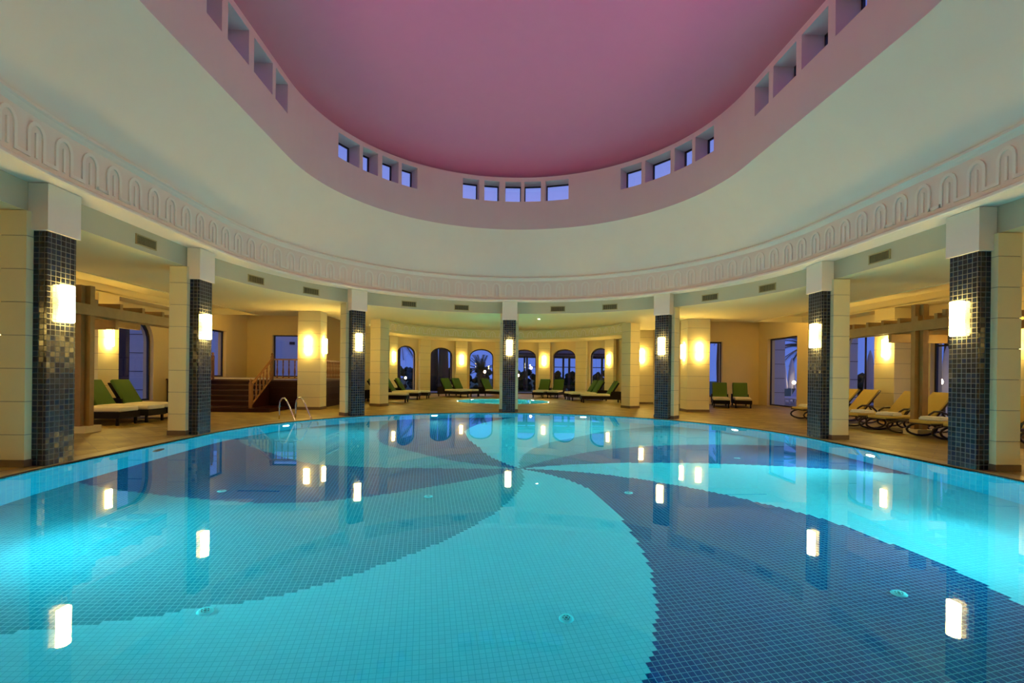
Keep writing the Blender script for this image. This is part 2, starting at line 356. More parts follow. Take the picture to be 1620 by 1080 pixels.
# ---- hall: beam, frieze, bowl, drum, dome
mb = MB(); sweep(mb, [(6.97, 3.53), (6.97, 4.2)]); struct(mb.build('trim_1', M['beam']))
mb = MB(); sweep(mb, [(6.98, 3.93), (6.47, 3.93)], smooth=False)
sweep(mb, [(6.47, 3.93), (6.435, 3.90), (6.42, 3.915), (6.42, 3.95), (6.45, 3.975), (6.47, 3.98), (6.50, 4.0), (6.50, 4.60), (6.47, 4.63), (6.45, 4.66), (6.42, 4.68), (6.42, 4.715), (6.46, 4.74)], smooth=False)
fr_ = struct(mb.build('trim_2', M['bowl']))
def motif_ring(path, r_in, z0, hh, step, name, parent, flip=1):
    """raised line of arches with a bar in each, feet joined along the bottom"""
    k = len(path); per = [0.0]
    for i in range(k): per.append(per[-1]+math.dist(path[i], path[(i+1) % k]))
    tot = per[-1]; n = round(tot/step); st = tot/n; mb = MB()
    def at(s):
        s %= tot; lo, hi = 0, k
        while hi-lo > 1:
            md = (lo+hi)//2
            if per[md] <= s: lo = md
            else: hi = md
        a, b_ = path[lo % k], path[(lo+1) % k]; f = (s-per[lo])/max(1e-9, per[lo+1]-per[lo])
        tx, ty = b_[0]-a[0], b_[1]-a[1]; l = math.hypot(tx, ty); return a[0]+tx*f, a[1]+ty*f, tx/l, ty/l
    w, d = .048, .022
    def strip(pl, s0, wd=w):          # pl: list of (s,z) centreline
        vs = []
        for i, (s, z) in enumerate(pl):
            a = pl[max(0, i-1)]; b_ = pl[min(len(pl)-1, i+1)]; dx, dz = b_[0]-a[0], b_[1]-a[1]; l = math.hypot(dx, dz); nx, nz = -dz/l*wd/2, dx/l*wd/2
            for q in (1, -1):
                X, Y, tx, ty = at(s0+s+nx*q); ix, iy = ty, -tx    # right of travel = inward for a clockwise loop
                vs.append((X, Y, z+nz*q)); vs.append((X+ix*d, Y+iy*d, z+nz*q))
        fs = []
        for i in range(len(pl)-1):
            o, p_ = 4*i, 4*i+4; fs += [(o+1, o+3, p_+3, p_+1), (o, o+1, p_+1, p_), (o+2, p_+2, p_+3, o+3)]
        fs += [(0, 2, 3, 1), (4*len(pl)-4, 4*len(pl)-3, 4*len(pl)-1, 4*len(pl)-2)]
        mb.add(vs, fs)
    aw = st*.54
    for i in range(n):
        s0 = i*st; pl = [(-aw/2, z0), (-aw/2, z0+hh-aw*.62)]
        for q in range(1, 8):
            t = q/8*PI; pl.append((-aw/2*math.cos(t), z0+hh-aw*.62+aw*.62*math.sin(t)))
        pl += [(aw/2, z0+hh-aw*.62), (aw/2, z0)]; strip(pl, s0)
        strip([(0, z0+.02), (0, z0+hh*.74)], s0, .036)
        strip([(aw/2, z0+w/2), (st-aw/2, z0+w/2)], s0)
    return mb.build(name, M['relief'], parent)
motif_ring(stad(6.50, n=192), 6.5, 4.05, .46, .443, 'arch_relief', fr_)
mb = MB(); S1, R1 = 2.15, 5.18
k = 98; prof = []
A_, B_ = stad(6.46, S0), stad(R1, S1)
rows = 10; vs = []
for a in range(rows+1):
    t = a/rows; z = 4.74+(6.17-4.74)*(math.sin(t*PI/2)*.35+t*.65)
    for (x0, y0), (x1, y1) in zip(A_, B_): vs.append((x0+(x1-x0)*t, y0+(y1-y0)*t, z))
k = len(A_); mb.add(vs, [(a*k+i, a*k+(i+1) % k, (a+1)*k+(i+1) % k, (a+1)*k+i) for a in range(rows) for i in range(k)], 0, True)
struct(mb.build('ceiling_bowl', M['bowl']))
# drum: wall with square windows in deep reveals
ZD0, ZD1, ZW0, ZW1, DEP = 6.17, 7.9, 7.10, 7.76, .46
wins = [(-66.3, -57.6), (-56.3, -50.4), (-48.7, -42.4), (-41.2, -35.2), (-18.2, -12.1), (-10.2, -4.6), (-2.5, 3.3), (4.5, 10.6), (12.2, 20.8),
        (39.9, 47.6), (49.0, 58.5), (60.0, 66.8), (68.1, 75.5)]
wl = [(-1, -.88, -.45), (-1, -.27, .44), (-1, .63, 1.40), (-1, 1.54, 2.13), (1, -1.40, -.71), (1, -.53, .19), (1, .35, 1.11), (1, 1.27, 1.82)]
def dpt(s, r):                                       # s: running coordinate, cap degrees, or metres along a side
    kind, v = s
    if kind == 'c': return (r*math.sin(rad(v)), S1+r*math.cos(rad(v)))
    if kind == 'n': return (r*math.sin(rad(v)), -S1+r*math.cos(rad(v)))
    return ((r if kind == 'r' else -r), v)
ivs = []
def fillrange(kind, a, b_, step):
    n = max(1, math.ceil(abs(b_-a)/step)); return [((kind, a+(b_-a)*i/n), (kind, a+(b_-a)*(i+1)/n)) for i in range(n)]
drum = MB(); reveal = []
def panel(p, q, z0, z1, mb=drum):
    (x0, y0), (x1, y1) = dpt(p, R1), dpt(q, R1); mb.add([(x0, y0, z0), (x1, y1, z0), (x1, y1, z1), (x0, y0, z1)], [(0, 3, 2, 1)], 0, False)
spans = []
cur = -90.0
for a, b_ in wins: spans += [('c', cur, a, 0), ('c', a, b_, 1)]; cur = b_
spans.append(('c', cur, 90.0, 0))
cur = S1
for sd, a, b_ in sorted([w for w in wl if w[0] == 1], key=lambda w: -w[1]): spans += [('r', cur, b_, 0), ('r', b_, a, 1)]; cur = a
spans.append(('r', cur, -S1, 0)); spans.append(('n', 90.0, 270.0, 0)); cur = -S1
for sd, a, b_ in sorted([w for w in wl if w[0] == -1], key=lambda w: w[1]): spans += [('l', cur, a, 0), ('l', a, b_, 1)]; cur = b_
spans.append(('l', cur, S1, 0))
wn = 0
for kind, a, b_, w in spans:
    for p, q in fillrange(kind, a, b_, 3.0 if kind in 'cn' else .5):
        if not w: panel(p, q, ZD0, ZD1)
        else:
            panel(p, q, ZD0, ZW0); panel(p, q, ZW1, ZD1)
            (x0, y0), (x1, y1) = dpt(p, R1), dpt(q, R1); (u0, v0), (u1, v1) = dpt(p, R1+DEP), dpt(q, R1+DEP)
            drum.add([(x0, y0, ZW0), (x1, y1, ZW0), (u1, v1, ZW0), (u0, v0, ZW0)], [(0, 1, 2, 3)]); drum.add([(x0, y0, ZW1), (x1, y1, ZW1), (u1, v1, ZW1), (u0, v0, ZW1)], [(3, 2, 1, 0)])
    if w:
        for p in ((kind, a), (kind, b_)):
            (x0, y0), (u0, v0) = dpt(p, R1), dpt(p, R1+DEP); drum.add([(x0, y0, ZW0), (u0, v0, ZW0), (u0, v0, ZW1), (x0, y0, ZW1)], [(0, 1, 2, 3)])
        wn += 1
        (u0, v0), (u1, v1) = dpt((kind, a), R1+DEP), dpt((kind, b_), R1+DEP); wd = math.hypot(u1-u0, v1-v0); rz = math.atan2(v1-v0, u1-u0); cx_, cy_ = (u0+u1)/2, (v0+v1)/2; cz_ = (ZW0+ZW1)/2; hh = ZW1-ZW0
        mb = MB(); fw = .035
        for dx, dz, bw, bh in ((-wd/2+fw/2, 0, fw, hh), (wd/2-fw/2, 0, fw, hh), (0, hh/2-fw/2, wd, fw), (0, -hh/2+fw/2, wd, fw)):
            mb.box((dx*math.cos(rz), dx*math.sin(rz), dz), (bw, .05, bh), rz)
        o = struct(mb.build('window_%d' % wn, M['frame'], loc=(cx_, cy_, cz_)))
        mb = MB(); mb.box((0, 0, 0), (wd-.04, .008, hh-.04), rz); mb.build('pane', M['glass'], o)
struct(drum.build('wall_drum', M['drum']))
# ledge, cove light and shallow dome
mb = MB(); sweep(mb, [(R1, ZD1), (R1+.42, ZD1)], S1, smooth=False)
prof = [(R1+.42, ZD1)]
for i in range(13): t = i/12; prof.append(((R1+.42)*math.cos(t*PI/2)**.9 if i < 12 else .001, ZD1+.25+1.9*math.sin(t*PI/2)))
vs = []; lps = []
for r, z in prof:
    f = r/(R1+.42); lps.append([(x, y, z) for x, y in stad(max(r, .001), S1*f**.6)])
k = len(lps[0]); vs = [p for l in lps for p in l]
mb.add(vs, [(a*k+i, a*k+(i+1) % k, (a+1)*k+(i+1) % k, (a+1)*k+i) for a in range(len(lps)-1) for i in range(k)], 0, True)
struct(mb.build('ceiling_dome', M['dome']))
o = empty('unseen_light_strip', (0, 0, ZD1), 0, 'magenta light strip hidden on the ledge all around the dome', 'light strip')
mb = MB(); sweep(mb, [(R1+.26, ZD1+.015), (R1+.31, ZD1+.085)], S1, smooth=False); mb.build('lens', M['pink'], o, loc=(0, 0, -ZD1))
mb = MB(); sweep(mb, [(R1+.27, ZD1+.004), (R1+.33, ZD1+.004), (R1+.33, ZD1+.09), (R1+.315, ZD1+.088)], S1, smooth=False); mb.build('housing', M['plastic'], o, loc=(0, 0, -ZD1))
def spot(parent, loc, aim, power, col, size, rad_=.05, blend=1.0):
    l = bpy.data.lights.new('lamp_beam', 'SPOT'); l.energy = power; l.color = col; l.spot_size = size; l.spot_blend = blend; l.shadow_soft_size = rad_
    o = bpy.data.objects.new('lamp_beam', l); C.objects.link(o); o.parent = parent; o.location = loc
    o.rotation_euler = Vector(aim).to_track_quat('-Z', 'Y').to_euler(); return o
o = empty('projector_lamp', (1.5, -9.15, 0), 0, 'magenta stage projector on a stand behind the near pool edge, aimed at the dome', 'lamp')
mb = MB(); mb.lathe([(0, 0), (.22, 0), (.22, .03), (.03, .05), (.02, .08), (.02, 1.25), (0, 1.25)], (0, 0, 0), 20); mb.build('stand', M['plastic'], o)
hd = empty('head', (0, 0, 1.36)); hd.parent = o; dv = Vector((-.08, .69, .74)).normalized()
mb = MB(); mb.tube([-dv*.20, -dv*.17, dv*.14, dv*.15], .13, 20, rs=[.08, .12, .12, .13]); mb.build('housing', M['plastic'], hd)
mb = MB(); mb.tube([dv*.152, dv*.156], .105, 20); mb.build('lens', M['flood'], hd)
spot(hd, dv*.2, dv, 6800, (1, .05, .46), rad(54), .06, .7)
for q in [c for c in pool.children if c.name.startswith('underwater_light')]:
    if q.children and q.children[0].data.materials[0] == M['uwl']: spot(q, (0, 0, .05), (.05, 0, 1), 620, (.76, .94, 1), rad(105), .09)
# ---- aisle ceilings
ro = stad(6.98)
low = [(-9.7, YF), (9.7, YF), (9.7, 10.2), (7.0, 10.2), (7.0, YB)]+apse[::-1]+[(-7.0, YB), (-7.0, 10.2), (-9.7, 10.2)]
RC_, RCC = 6.45, (-.1, 15.2)
struct(plate('ceiling', low, [ro, circ(RCC, RC_)], lambda x, y: (x, y, 3.53), (0, 0, .06), M['ceil']))
mb = MB()
for s in (-1, 1):
    mb.box((s*10.7, (YF+10.2)/2, 3.80), (2.0, 10.2-YF, .04)); mb.box((s*9.72, (YF+10.2)/2, 3.65), (.04, 10.2-YF, .28)); mb.box((s*12.05, (YF+10.2)/2, 3.56), (.7, 10.2-YF, .06)); mb.box((s*11.72, (YF+10.2)/2, 3.68), (.04, 10.2-YF, .22))
    mb.box((s*9.7, 10.22, 3.79), (5.4, .04, .5)); mb.box((s*6.98, 12.4, 3.79), (.04, 4.4, .5))
struct(mb.build('ceiling_tray', M['ceil']))
for s, nm in ((-1, 'left'), (1, 'right')):
    mb = MB(); mb.box((s*9.79, (YF+10.2)/2, 3.62), (.02, 10.0-YF, .03)); tag(mb.build('unseen_light_strip', M['cove']), 'added unseen warm strip brightening the %s aisle from its ceiling recess' % nm, 'light strip')  # unseen strip, added as extra light for the aisle
    mb = MB(); mb.box((s*11.32, 10.43, 4.16), (1.5, .02, .04)); mb.box((s*10.58, 11.1, 4.16), (.02, 1.3, .04)); tag(mb.build('unseen_light_strip', M['corner_fill']), 'added unseen warm strip brightening the %s back corner from its ceiling recess' % nm, 'light strip')  # unseen strips, added as extra light for the corner walls
for s in (-1, 1):
    q = [(s*6.96, 10.2), (s*XW, 10.2), (s*XW, YB), (s*6.96, YB)]; h = [(s*10.55, 10.4), (s*12.1, 10.4), (s*12.1, 11.85), (s*10.55, 11.85)]
    o = struct(plate('ceiling_corner', q, [h], lambda x, y: (x, y, 4.03), (0, 0, .3), M['ceil'])); mb = MB(); mb.box((s*11.3, 11.1, 4.34), (1.7, 1.6, .03)); mb.build('recess_lid', M['ceil'], o)
mb = MB(); sweep(mb, [(RC_, 3.53), (RC_-.05, 3.54), (RC_-.05, 3.60), (RC_, 3.62), (RC_, 4.02), (RC_-.05, 4.05), (RC_-.05, 4.10), (RC_, 4.12)], 0, 72, RCC, smooth=False)
rg = struct(mb.build('trim_3', M['ceil']))
motif_ring(circ(RCC, RC_, 144), RC_, 3.66, .34, .60, 'arch_relief', rg)
prof = [(RC_*math.cos(t/10*PI/2) if t < 10 else .001, 4.12+.12*math.sin(t/10*PI/2)) for t in range(11)]
mb = MB(); sweep(mb, prof, 0, 72, RCC); struct(mb.build('ceiling_bay', M['ceil']))
# ---- walls with openings
def rect(a, b_, z0, z1): return [(a, z0), (b_, z0), (b_, z1), (a, z1)]
def arch(a, b_, z0, zs, zt, n=10):
    c, r = (a+b_)/2, (b_-a)/2; return [(a, z0), (b_, z0)]+[(c+r*math.cos(PI*i/n), zs+(zt-zs)*math.sin(PI*i/n)) for i in range(n+1)]
def cham(a, b_, z0, zt, c, n=6):
    return [(a, z0), (b_, z0)]+[(b_-c+c*math.cos(PI/2*i/n), zt-c+c*math.sin(PI/2*i/n)) for i in range(n+1)]+[(a+c-c*math.sin(PI/2*i/n), zt-c+c*math.cos(PI/2*i/n)) for i in range(n+1)]
wcount = [wn]
def opening(ol, fn, nrm, frame=M['frame'], name='window', mull=(), trans=(), inset=.16):
    """dark frame following the outline ol, and its glass; fn(u,z)->3D on the wall's inner face, nrm points outdoors"""
    wcount[0] += 1; nv = Vector(nrm)
    us = [p[0] for p in ol]; zs = [p[1] for p in ol]; cu, cz = (min(us)+max(us))/2, (min(zs)+max(zs))/2
    base = Vector(fn(cu, cz))+nv*inset; mb = MB(); n = len(ol); vs = []
    for (u, z) in ol:
        du, dz = cu-u, cz-z; l = math.hypot(du, dz) or 1; k = .07
        for off in (0, 1):
            uu, zz = u+(du/l)*k*off*1.2, z+(dz/l)*k*off*1.2
            p = Vector(fn(uu, zz))+nv*inset-base; vs += [p-nv*.03, p+nv*.03]
    for i in range(n):
        o, q = 4*i, 4*((i+1) % n); mb.add([vs[o], vs[o+1], vs[o+2], vs[o+3], vs[q], vs[q+1], vs[q+2], vs[q+3]], [(0, 2, 6, 4), (2, 3, 7, 6), (1, 5, 7, 3)])
    for u in mull:
        a, b_ = Vector(fn(u, min(zs)))+nv*inset-base, Vector(fn(u, max(zs)-.02))+nv*inset-base; mb.tube([a, b_], .03, 4)
    for z, wd in trans:
        a, b_ = Vector(fn(min(us), z))+nv*inset-base, Vector(fn(max(us), z))+nv*inset-base; mb.tube([a, b_], wd, 4)
    fr0 = struct(mb.build('%s_%d' % (name, wcount[0]), frame)); fr0.location = base
    mb = MB(); mb.add([Vector(fn(u, z))+nv*inset-base for u, z in ol], [tuple(range(n))]); mb.build('pane', M['glass'], fr0)
    return fr0
def wall(name, a, b_, z1, ops, nrm, mat=M['cream'], thick=.35):
    a, b_ = Vector((*a, 0)), Vector((*b_, 0)); d = (b_-a); L_ = d.length; d /= L_
    fn = lambda u, z: tuple(a+d*u+Vector((0, 0, z)))
    o = struct(plate(name, rect(0, L_, 0, z1), ops, fn, Vector(nrm)*thick, mat)); return o, fn
# right side wall: runs along Y at x=12.4
ops_r = [cham(15.9, 18.3, .30, 3.1, .75), rect(20.7-.05+4.05, 26.75, .02, 3.13)]
yR = lambda y: y-YF
oR = [cham(yR(-1.6), yR(1.6), .02, 3.05, .5), cham(yR(2.95), yR(5.3), .02, 3.1, .5), cham(yR(6.75), yR(9.0), .35, 3.1, .7), rect(yR(11.62), yR(13.85), .02, 3.15)]
o, f = wall('wall_right', (XW, YF), (XW, YB), 4.4, oR, (1, 0, 0))
opening(oR[0], f, (1, 0, 0)); opening(oR[1], f, (1, 0, 0), mull=(yR(4.1),), trans=((2.47, .06), (2.33, .035))); opening(oR[2], f, (1, 0, 0), mull=(yR(8.0),)); opening(oR[3], f, (1, 0, 0), name='door')
oL = [cham(yR(-1.6), yR(1.6), .02, 3.05, .5), cham(yR(3.0), yR(4.6), .02, 3.1, .5), cham(yR(5.8), yR(8.3), .30, 3.1, .75), rect(yR(10.9), yR(12.8), 1.10, 3.1)]
o, f = wall('wall_left', (-XW, YF), (-XW, YB), 4.4, oL, (-1, 0, 0))
opening(oL[0], f, (-1, 0, 0)); opening(oL[1], f, (-1, 0, 0)); opening(oL[2], f, (-1, 0, 0), mull=(yR(6.3),)); opening(oL[3], f, (-1, 0, 0))
oB = [rect(9.0-7.17, 10.6-7.17, .35, 3.05)]
o, f = wall('wall_back_right', (7.17, YB), (XW, YB), 4.4, oB, (0, 1, 0)); opening(oB[0], f, (0, 1, 0))
oB = [rect(1.2, 3.6, 1.10, 3.1)]
o, f = wall('wall_back_left', (-XW, YB), (-7.17, YB), 4.4, oB, (0, 1, 0)); opening(oB[0], f, (0, 1, 0))
wall('wall_front', (XW, YF), (-XW, YF), 4.4, [], (0, -1, 0))
arcs = {(-64.5, -43.5): -54, (-43.5, -22.5): -33, (-22.5, 0): -11.6, (0, 22.5): 11.6, (22.5, 43.5): 33, (43.5, 64.5): 54}
for i in range(len(segs)-1):
    a, b_ = apse[i], apse[i+1]; mid = rad((segs[i]+segs[i+1])/2); nr = (math.sin(mid), math.cos(mid), 0); key = (segs[i], segs[i+1]); ops = []
    Ls = math.dist(a, b_)
    if key in arcs: ops = [arch(Ls/2-.82, Ls/2+.82, .02, 2.55, 3.05)]
    o, f = wall('wall_bay', a, b_, 3.7, ops, nr, thick=.3)
    if ops: opening(ops[0], f, nr)
# ---- columns with mosaic faces
LBL = {0: 'navy mosaic column at the far end of the pool, in line with the hot tub', -45: 'navy mosaic column at far left, just past the pool ladder', 45: 'navy mosaic column at far right of the pool, before the pale lamp pillar',
       'L2': 'navy mosaic column on the left pool edge beside the dark wooden steps', 'R2': 'navy mosaic column on the right pool edge before the yellow loungers', 'L1': 'nearest navy mosaic column, at the far left of the picture', 'R1': 'nearest navy mosaic column, at the far right of the picture'}
def skirting(mb, x0, x1, y0, y1, h=.10, e=.012):
    mb.box(((x0+x1)/2, (y0+y1)/2, h/2), (x1-x0+2*e, y1-y0+2*e, h))
def blocks(x0, x1, y0, y1, z1, step=.455, first=.44, g=.012):
    """stacked blocks with a sunk joint between"""
    mb = MB(); z = 0; t = first
    while z < z1-.01:
        e = min(t, z1); mb.box(((x0+x1)/2, (y0+y1)/2, (z+e)/2+g/4), (x1-x0, y1-y0, e-z-g)); z = e; t += step
    mb.box(((x0+x1)/2, (y0+y1)/2, z1/2), (x1-x0-2*g, y1-y0-2*g, z1-.02), mi=1); return mb
def column(x, y, rz, lab):
    # local +x points to the pool
    o = empty('mosaic_column', (x, y, 0), rz, lab, 'column', 'navy mosaic columns around the pool')
    blocks(-.55, -.19, -.33, .33, 3.52).build('pier', [M['block'], M['joint']], o)
    mb = MB(); skirting(mb, -.55, -.192, -.33, .33); mb.build('skirting', M['skirt'], o)
    mb = MB(); mb.box((-.095, 0, 3.27/2), (.19, .456, 3.27)); mb.build('mosaic_facing', M['mosaic'], o)
    mb = MB(); mb.box((-.10, 0, 3.27+.325), (.27, .53, .65)); mb.build('corbel', M['bowl'], o)
    return o
rc = 6.72; cols = {}
for k, x, y, rz in [(0, 0, S0+rc, -PI/2), (-45, -rc*math.sin(PI/4), S0+rc*math.cos(PI/4), -PI/4), (45, rc*math.sin(PI/4), S0+rc*math.cos(PI/4), -3*PI/4),
                    ('L2', -rc, 1.76, 0), ('R2', rc, 2.02, PI), ('L1', -rc, -1.66, 0), ('R1', rc, -1.43, PI)]:
    cols[k] = column(x, y, rz, LBL[k])
# ---- wall lamps
def make_lamp():
    t = empty('wall_lamp', (0, 0, 0))
    mb = MB(); mb.box((.008, 0, 0), (.016, .10, .44)); mb.build('back_plate', M['chrome'], t)
    mb = MB(); mb.lathe([(0, -.265), (.095, -.265), (.105, -.255), (.105, .255), (.095, .265), (0, .265)], (.018, 0, 0), 14, 0, True, -PI/2, PI/2)
    mb.build('lamp_shade', M['lamp'], t)
    return t
lamp0 = make_lamp(); first = [True]
def lamp(x, y, z, rz, lab, grp):
    o = lamp0 if first[0] else copy_tree(lamp0); first[0] = False
    o.location = (x, y, z); o.rotation_euler = (0, 0, rz); tag(o, lab, 'wall lamp', grp); return o
gl = 'lit lamps on the mosaic columns'
for k, nm in ((0, 'on the far centre mosaic column, in line with the hot tub'), (-45, 'on the mosaic column just past the pool ladder'), (45, 'on the mosaic column before the pale two-lamp pillar'), ('L2', 'on the mosaic column beside the dark steps'),
              ('R2', 'on the mosaic column before the yellow loungers'), ('L1', 'on the nearest mosaic column at left'), ('R1', 'on the nearest mosaic column at right')):
    c = cols[k]; rz = c.rotation_euler.z; off = {0: .0, 'L1': .04, 'R1': .06, 'L2': -.01, 'R2': -.03}.get(k, 0)
    lamp(c.location.x+.001*math.cos(rz)-off*math.sin(rz)*0, c.location.y+.001*math.sin(rz)+off, 2.29, rz, 'glowing half-round wall lamp '+nm, gl)
gp = 'lit lamps on the pale pillars'
# ---- pale block pillars
def pillar(x0, x1, y0, y1, h, lab, rz=0, piv=None, grp='pale block pillars'):
    cx_, cy_ = (x0+x1)/2, (y0+y1)/2; o = empty('block_pillar', (cx_, cy_, 0), rz, lab, 'pillar', grp)
    blocks(x0-cx_, x1-cx_, y0-cy_, y1-cy_, h).build('shaft', [M['block'], M['joint']], o)
    mb = MB(); skirting(mb, x0-cx_, x1-cx_, y0-cy_, y1-cy_); mb.build('skirting', M['skirt'], o); return o
pillar(-7.55, -6.75, 8.62, 9.27, 3.52, 'wide pale block pillar with two lamps beside the wooden platform')
lamp(-7.18, 8.617, 2.29, -PI/2, 'glowing wall lamp on front of the pale pillar by the wooden platform', gp)
lamp(-6.747, 8.95, 2.29, 0, 'glowing wall lamp on right side of the pillar by the wooden platform', gp)
pillar(6.75, 7.6, 9.30, 10.0, 3.52, 'wide pale block pillar with two lamps left of the green lounger pair')
lamp(7.2, 9.297, 2.29, -PI/2, 'glowing wall lamp on front of the pale pillar by the green lounger pair', gp)
lamp(6.747, 9.65, 2.29, PI, 'glowing wall lamp on left side of the pillar by the green lounger pair', gp)
pillar(-5.5, -4.98, 10.85, 11.37, 3.52, 'slim pale block pillar left of the hot tub, without lamp', rad(-28))
pillar(4.9, 5.42, 11.05, 11.57, 3.52, 'slim pale block pillar right of the hot tub, without lamp', rad(28))
pillar(-XW, -11.6, 4.98, 5.72, 3.52, 'pale pillar on left wall behind the green loungers'); lamp(-11.597, 5.35, 2.29, 0, 'glowing wall lamp on left wall pillar above the green loungers', gp)
pillar(11.65, XW, 5.70, 6.48, 3.52, 'pale pillar on right wall behind the yellow loungers'); lamp(11.647, 6.0, 2.29, PI, 'glowing wall lamp on right wall pillar above the yellow loungers', gp)
pillar(-XW, -11.7, 2.1, 2.8, 3.52, 'pale pillar on left wall nearest the camera'); lamp(-11.697, 2.45, 2.29, 0, 'glowing wall lamp at the very left edge of the picture', gp)
pillar(11.7, XW, 2.05, 2.75, 3.52, 'pale pillar on right wall nearest the camera'); lamp(11.697, 2.38, 2.29, PI, 'glowing wall lamp at the very right edge of the picture', gp)
for q, nm in ((-2.6, 'behind the nearest columns'), (-7.5, 'level with the near end of the pool')):
    pillar(-XW, -11.7, q-.35, q+.35, 3.52, 'pale pillar on left wall '+nm); lamp(-11.697, q, 2.29, 0, 'glowing wall lamp on left wall pillar '+nm, gp)
    pillar(11.7, XW, q-.35, q+.35, 3.52, 'pale pillar on right wall '+nm); lamp(11.697, q, 2.29, PI, 'glowing wall lamp on right wall pillar '+nm, gp)
pillar(6.3, 7.0, 14.0, YB, 3.52, 'pale pier at right end of the round bay'); lamp(6.45, 13.997, 2.29, -PI/2, 'glowing wall lamp on front of the pier right of the round bay', gp); lamp(6.297, 14.25, 2.29, PI, 'glowing wall lamp on inner side of the pier right of the round bay', gp)
pillar(-7.0, -6.3, 14.0, YB, 3.52, 'pale pier at left end of the round bay'); lamp(-6.297, 14.25, 2.29, 0, 'glowing wall lamp on inner side of the pier left of the round bay', gp)
for a, nm in ((-22.5, 'left of the centre arch'), (22.5, 'right of the centre column'), (63.3, 'at right end of the arches'), (-66.5, 'at left end of the arches'), (-1, 'between the two middle arches'), (43.5, 'between the two right-hand arches'), (-43.5, 'between the two left-hand arches')):
    r = AR-.25 if abs(a) > 62 else AR-.10; x, y = AC[0]+r*math.sin(rad(a)), AC[1]+r*math.cos(rad(a)); rz = rad(-90-a)
    o = empty('pilaster', (x, y, 0), rz, 'flat pale pilaster of the round bay '+nm, 'pilaster', 'pilasters of the round bay')
    blocks(.0, .2, -.40, .40, 3.52, .44).build('shaft', [M['block'], M['joint']], o); mb = MB(); skirting(mb, .015, .2, -.4, .4); mb.build('skirting', M['skirt'], o)
    if abs(a) == 22.5 or abs(a) > 62: lamp(x+.203*math.cos(rz), y+.203*math.sin(rz), 2.29, rz, 'glowing wall lamp on the bay pilaster '+nm, gp)
# ---- vents
def vent(x, y, z, rz, lab, w=.50, h=.17):
    o = empty('air_vent', (x, y, z), rz, lab, 'air vent', 'air vents on the beam above the pool')
    mb = MB()
    for dy, dz, a, b_ in ((0, h/2, w+.03, .02), (0, -h/2, w+.03, .02), (w/2, 0, .02, h), (-w/2, 0, .02, h)): mb.box((0, dy, dz), (.02, a, b_))
    mb.box((-.004, 0, 0), (.006, w, h), 0, 1); mb.build('frame', [M['vent'], M['slot']], o)
    mb = MB()
    for i in range(15): mb.box((.003, -w/2+w*(i+.5)/15, 0), (.010, .008, h))
    mb.build('grille', M['vent'], o)
for a, lab in ((-72.3, 'air vent on the beam, above the dark wooden steps'), (-57.3, 'air vent on the beam, above the pale platform pillar'), (-29.6, 'air vent on the beam, first to the right of the ladder-side column'), (-14.2, 'air vent on the beam, just left of the centre column'),
               (14.2, 'air vent on the beam, just right of the centre column'), (29.3, 'air vent on the beam, above the slim pillar right of the hot tub'), (57, 'air vent on the beam, above the green lounger pair'), (72, 'air vent on the beam, above the tall right-hand door')):
    x, y = pp(a, 6.96); vent(x, y, 3.69, rad(-90-a), lab)
vent(-6.96, .33, 3.71, 0, 'air vent at left, between the two nearest left columns'); vent(6.96, .51, 3.71, PI, 'air vent at right, between the two nearest right columns')
for s, lab in ((1, 'long thin ceiling air slot above the green lounger pair'), (-1, 'long thin ceiling air slot above the wooden platform')):
    mb = MB(); mb.box((0, 0, 0), (1.9, .10, .02)); tag(mb.build('ceiling_vent', M['slot'], loc=(s*11.2, 13.4, 4.02)), lab, 'air vent')
o = empty('ceiling_downlight', (1.73, 16.2, 4.225), 0, 'small round lit downlight in the bay ceiling, right of the centre column', 'downlight')
mb = MB(); mb.lathe([(.06, 0), (.075, -.012), (.09, 0)], (0, 0, 0), 20); mb.build('trim_ring', M['chrome'], o); mb = MB(); mb.lathe([(0, -.004), (.06, -.004)], (0, 0, 0), 20); mb.build('lens', M['down'], o)
# ---- hot tub
tub = empty('hot_tub', (HT[0], HT[1], -.9), 0, 'round lit hot tub sunk in the floor beyond the pool', 'hot tub')
def TB(mb, name, mats): o = mb.build(name, mats, tub); o.location = (0, 0, .9); return o
mb = MB(); mb.lathe([(2.75, 0), (2.74, .012), (2.3, .012), (2.28, -.02)], (0, 0, 0), 56, 0, False); TB(mb, 'rim', M['coping'])
mb = MB(); mb.lathe([(2.28, -.02), (2.28, -.45), (1.75, -.45), (1.75, -.9), (0, -.9)], (0, 0, 0), 56, 0, False); TB(mb, 'shell', M['stair_in'])
mb = MB(); mb.poly(circ((0, 0), 2.287, 56)[::-1], -.95, -.006); TB(mb, 'water', M['water'])
for i in range(8):
    a = i*PI/4+.0; mb = MB(); mb.lathe([(0, .01), (.07, .01), (.09, 0)], (0, 0, 0), 14); o = TB(mb, 'underwater_light', M['uwl2']); o.location = (2.26*math.cos(a), 2.26*math.sin(a), .9-.16); o.rotation_euler = (0, -PI/2, a)
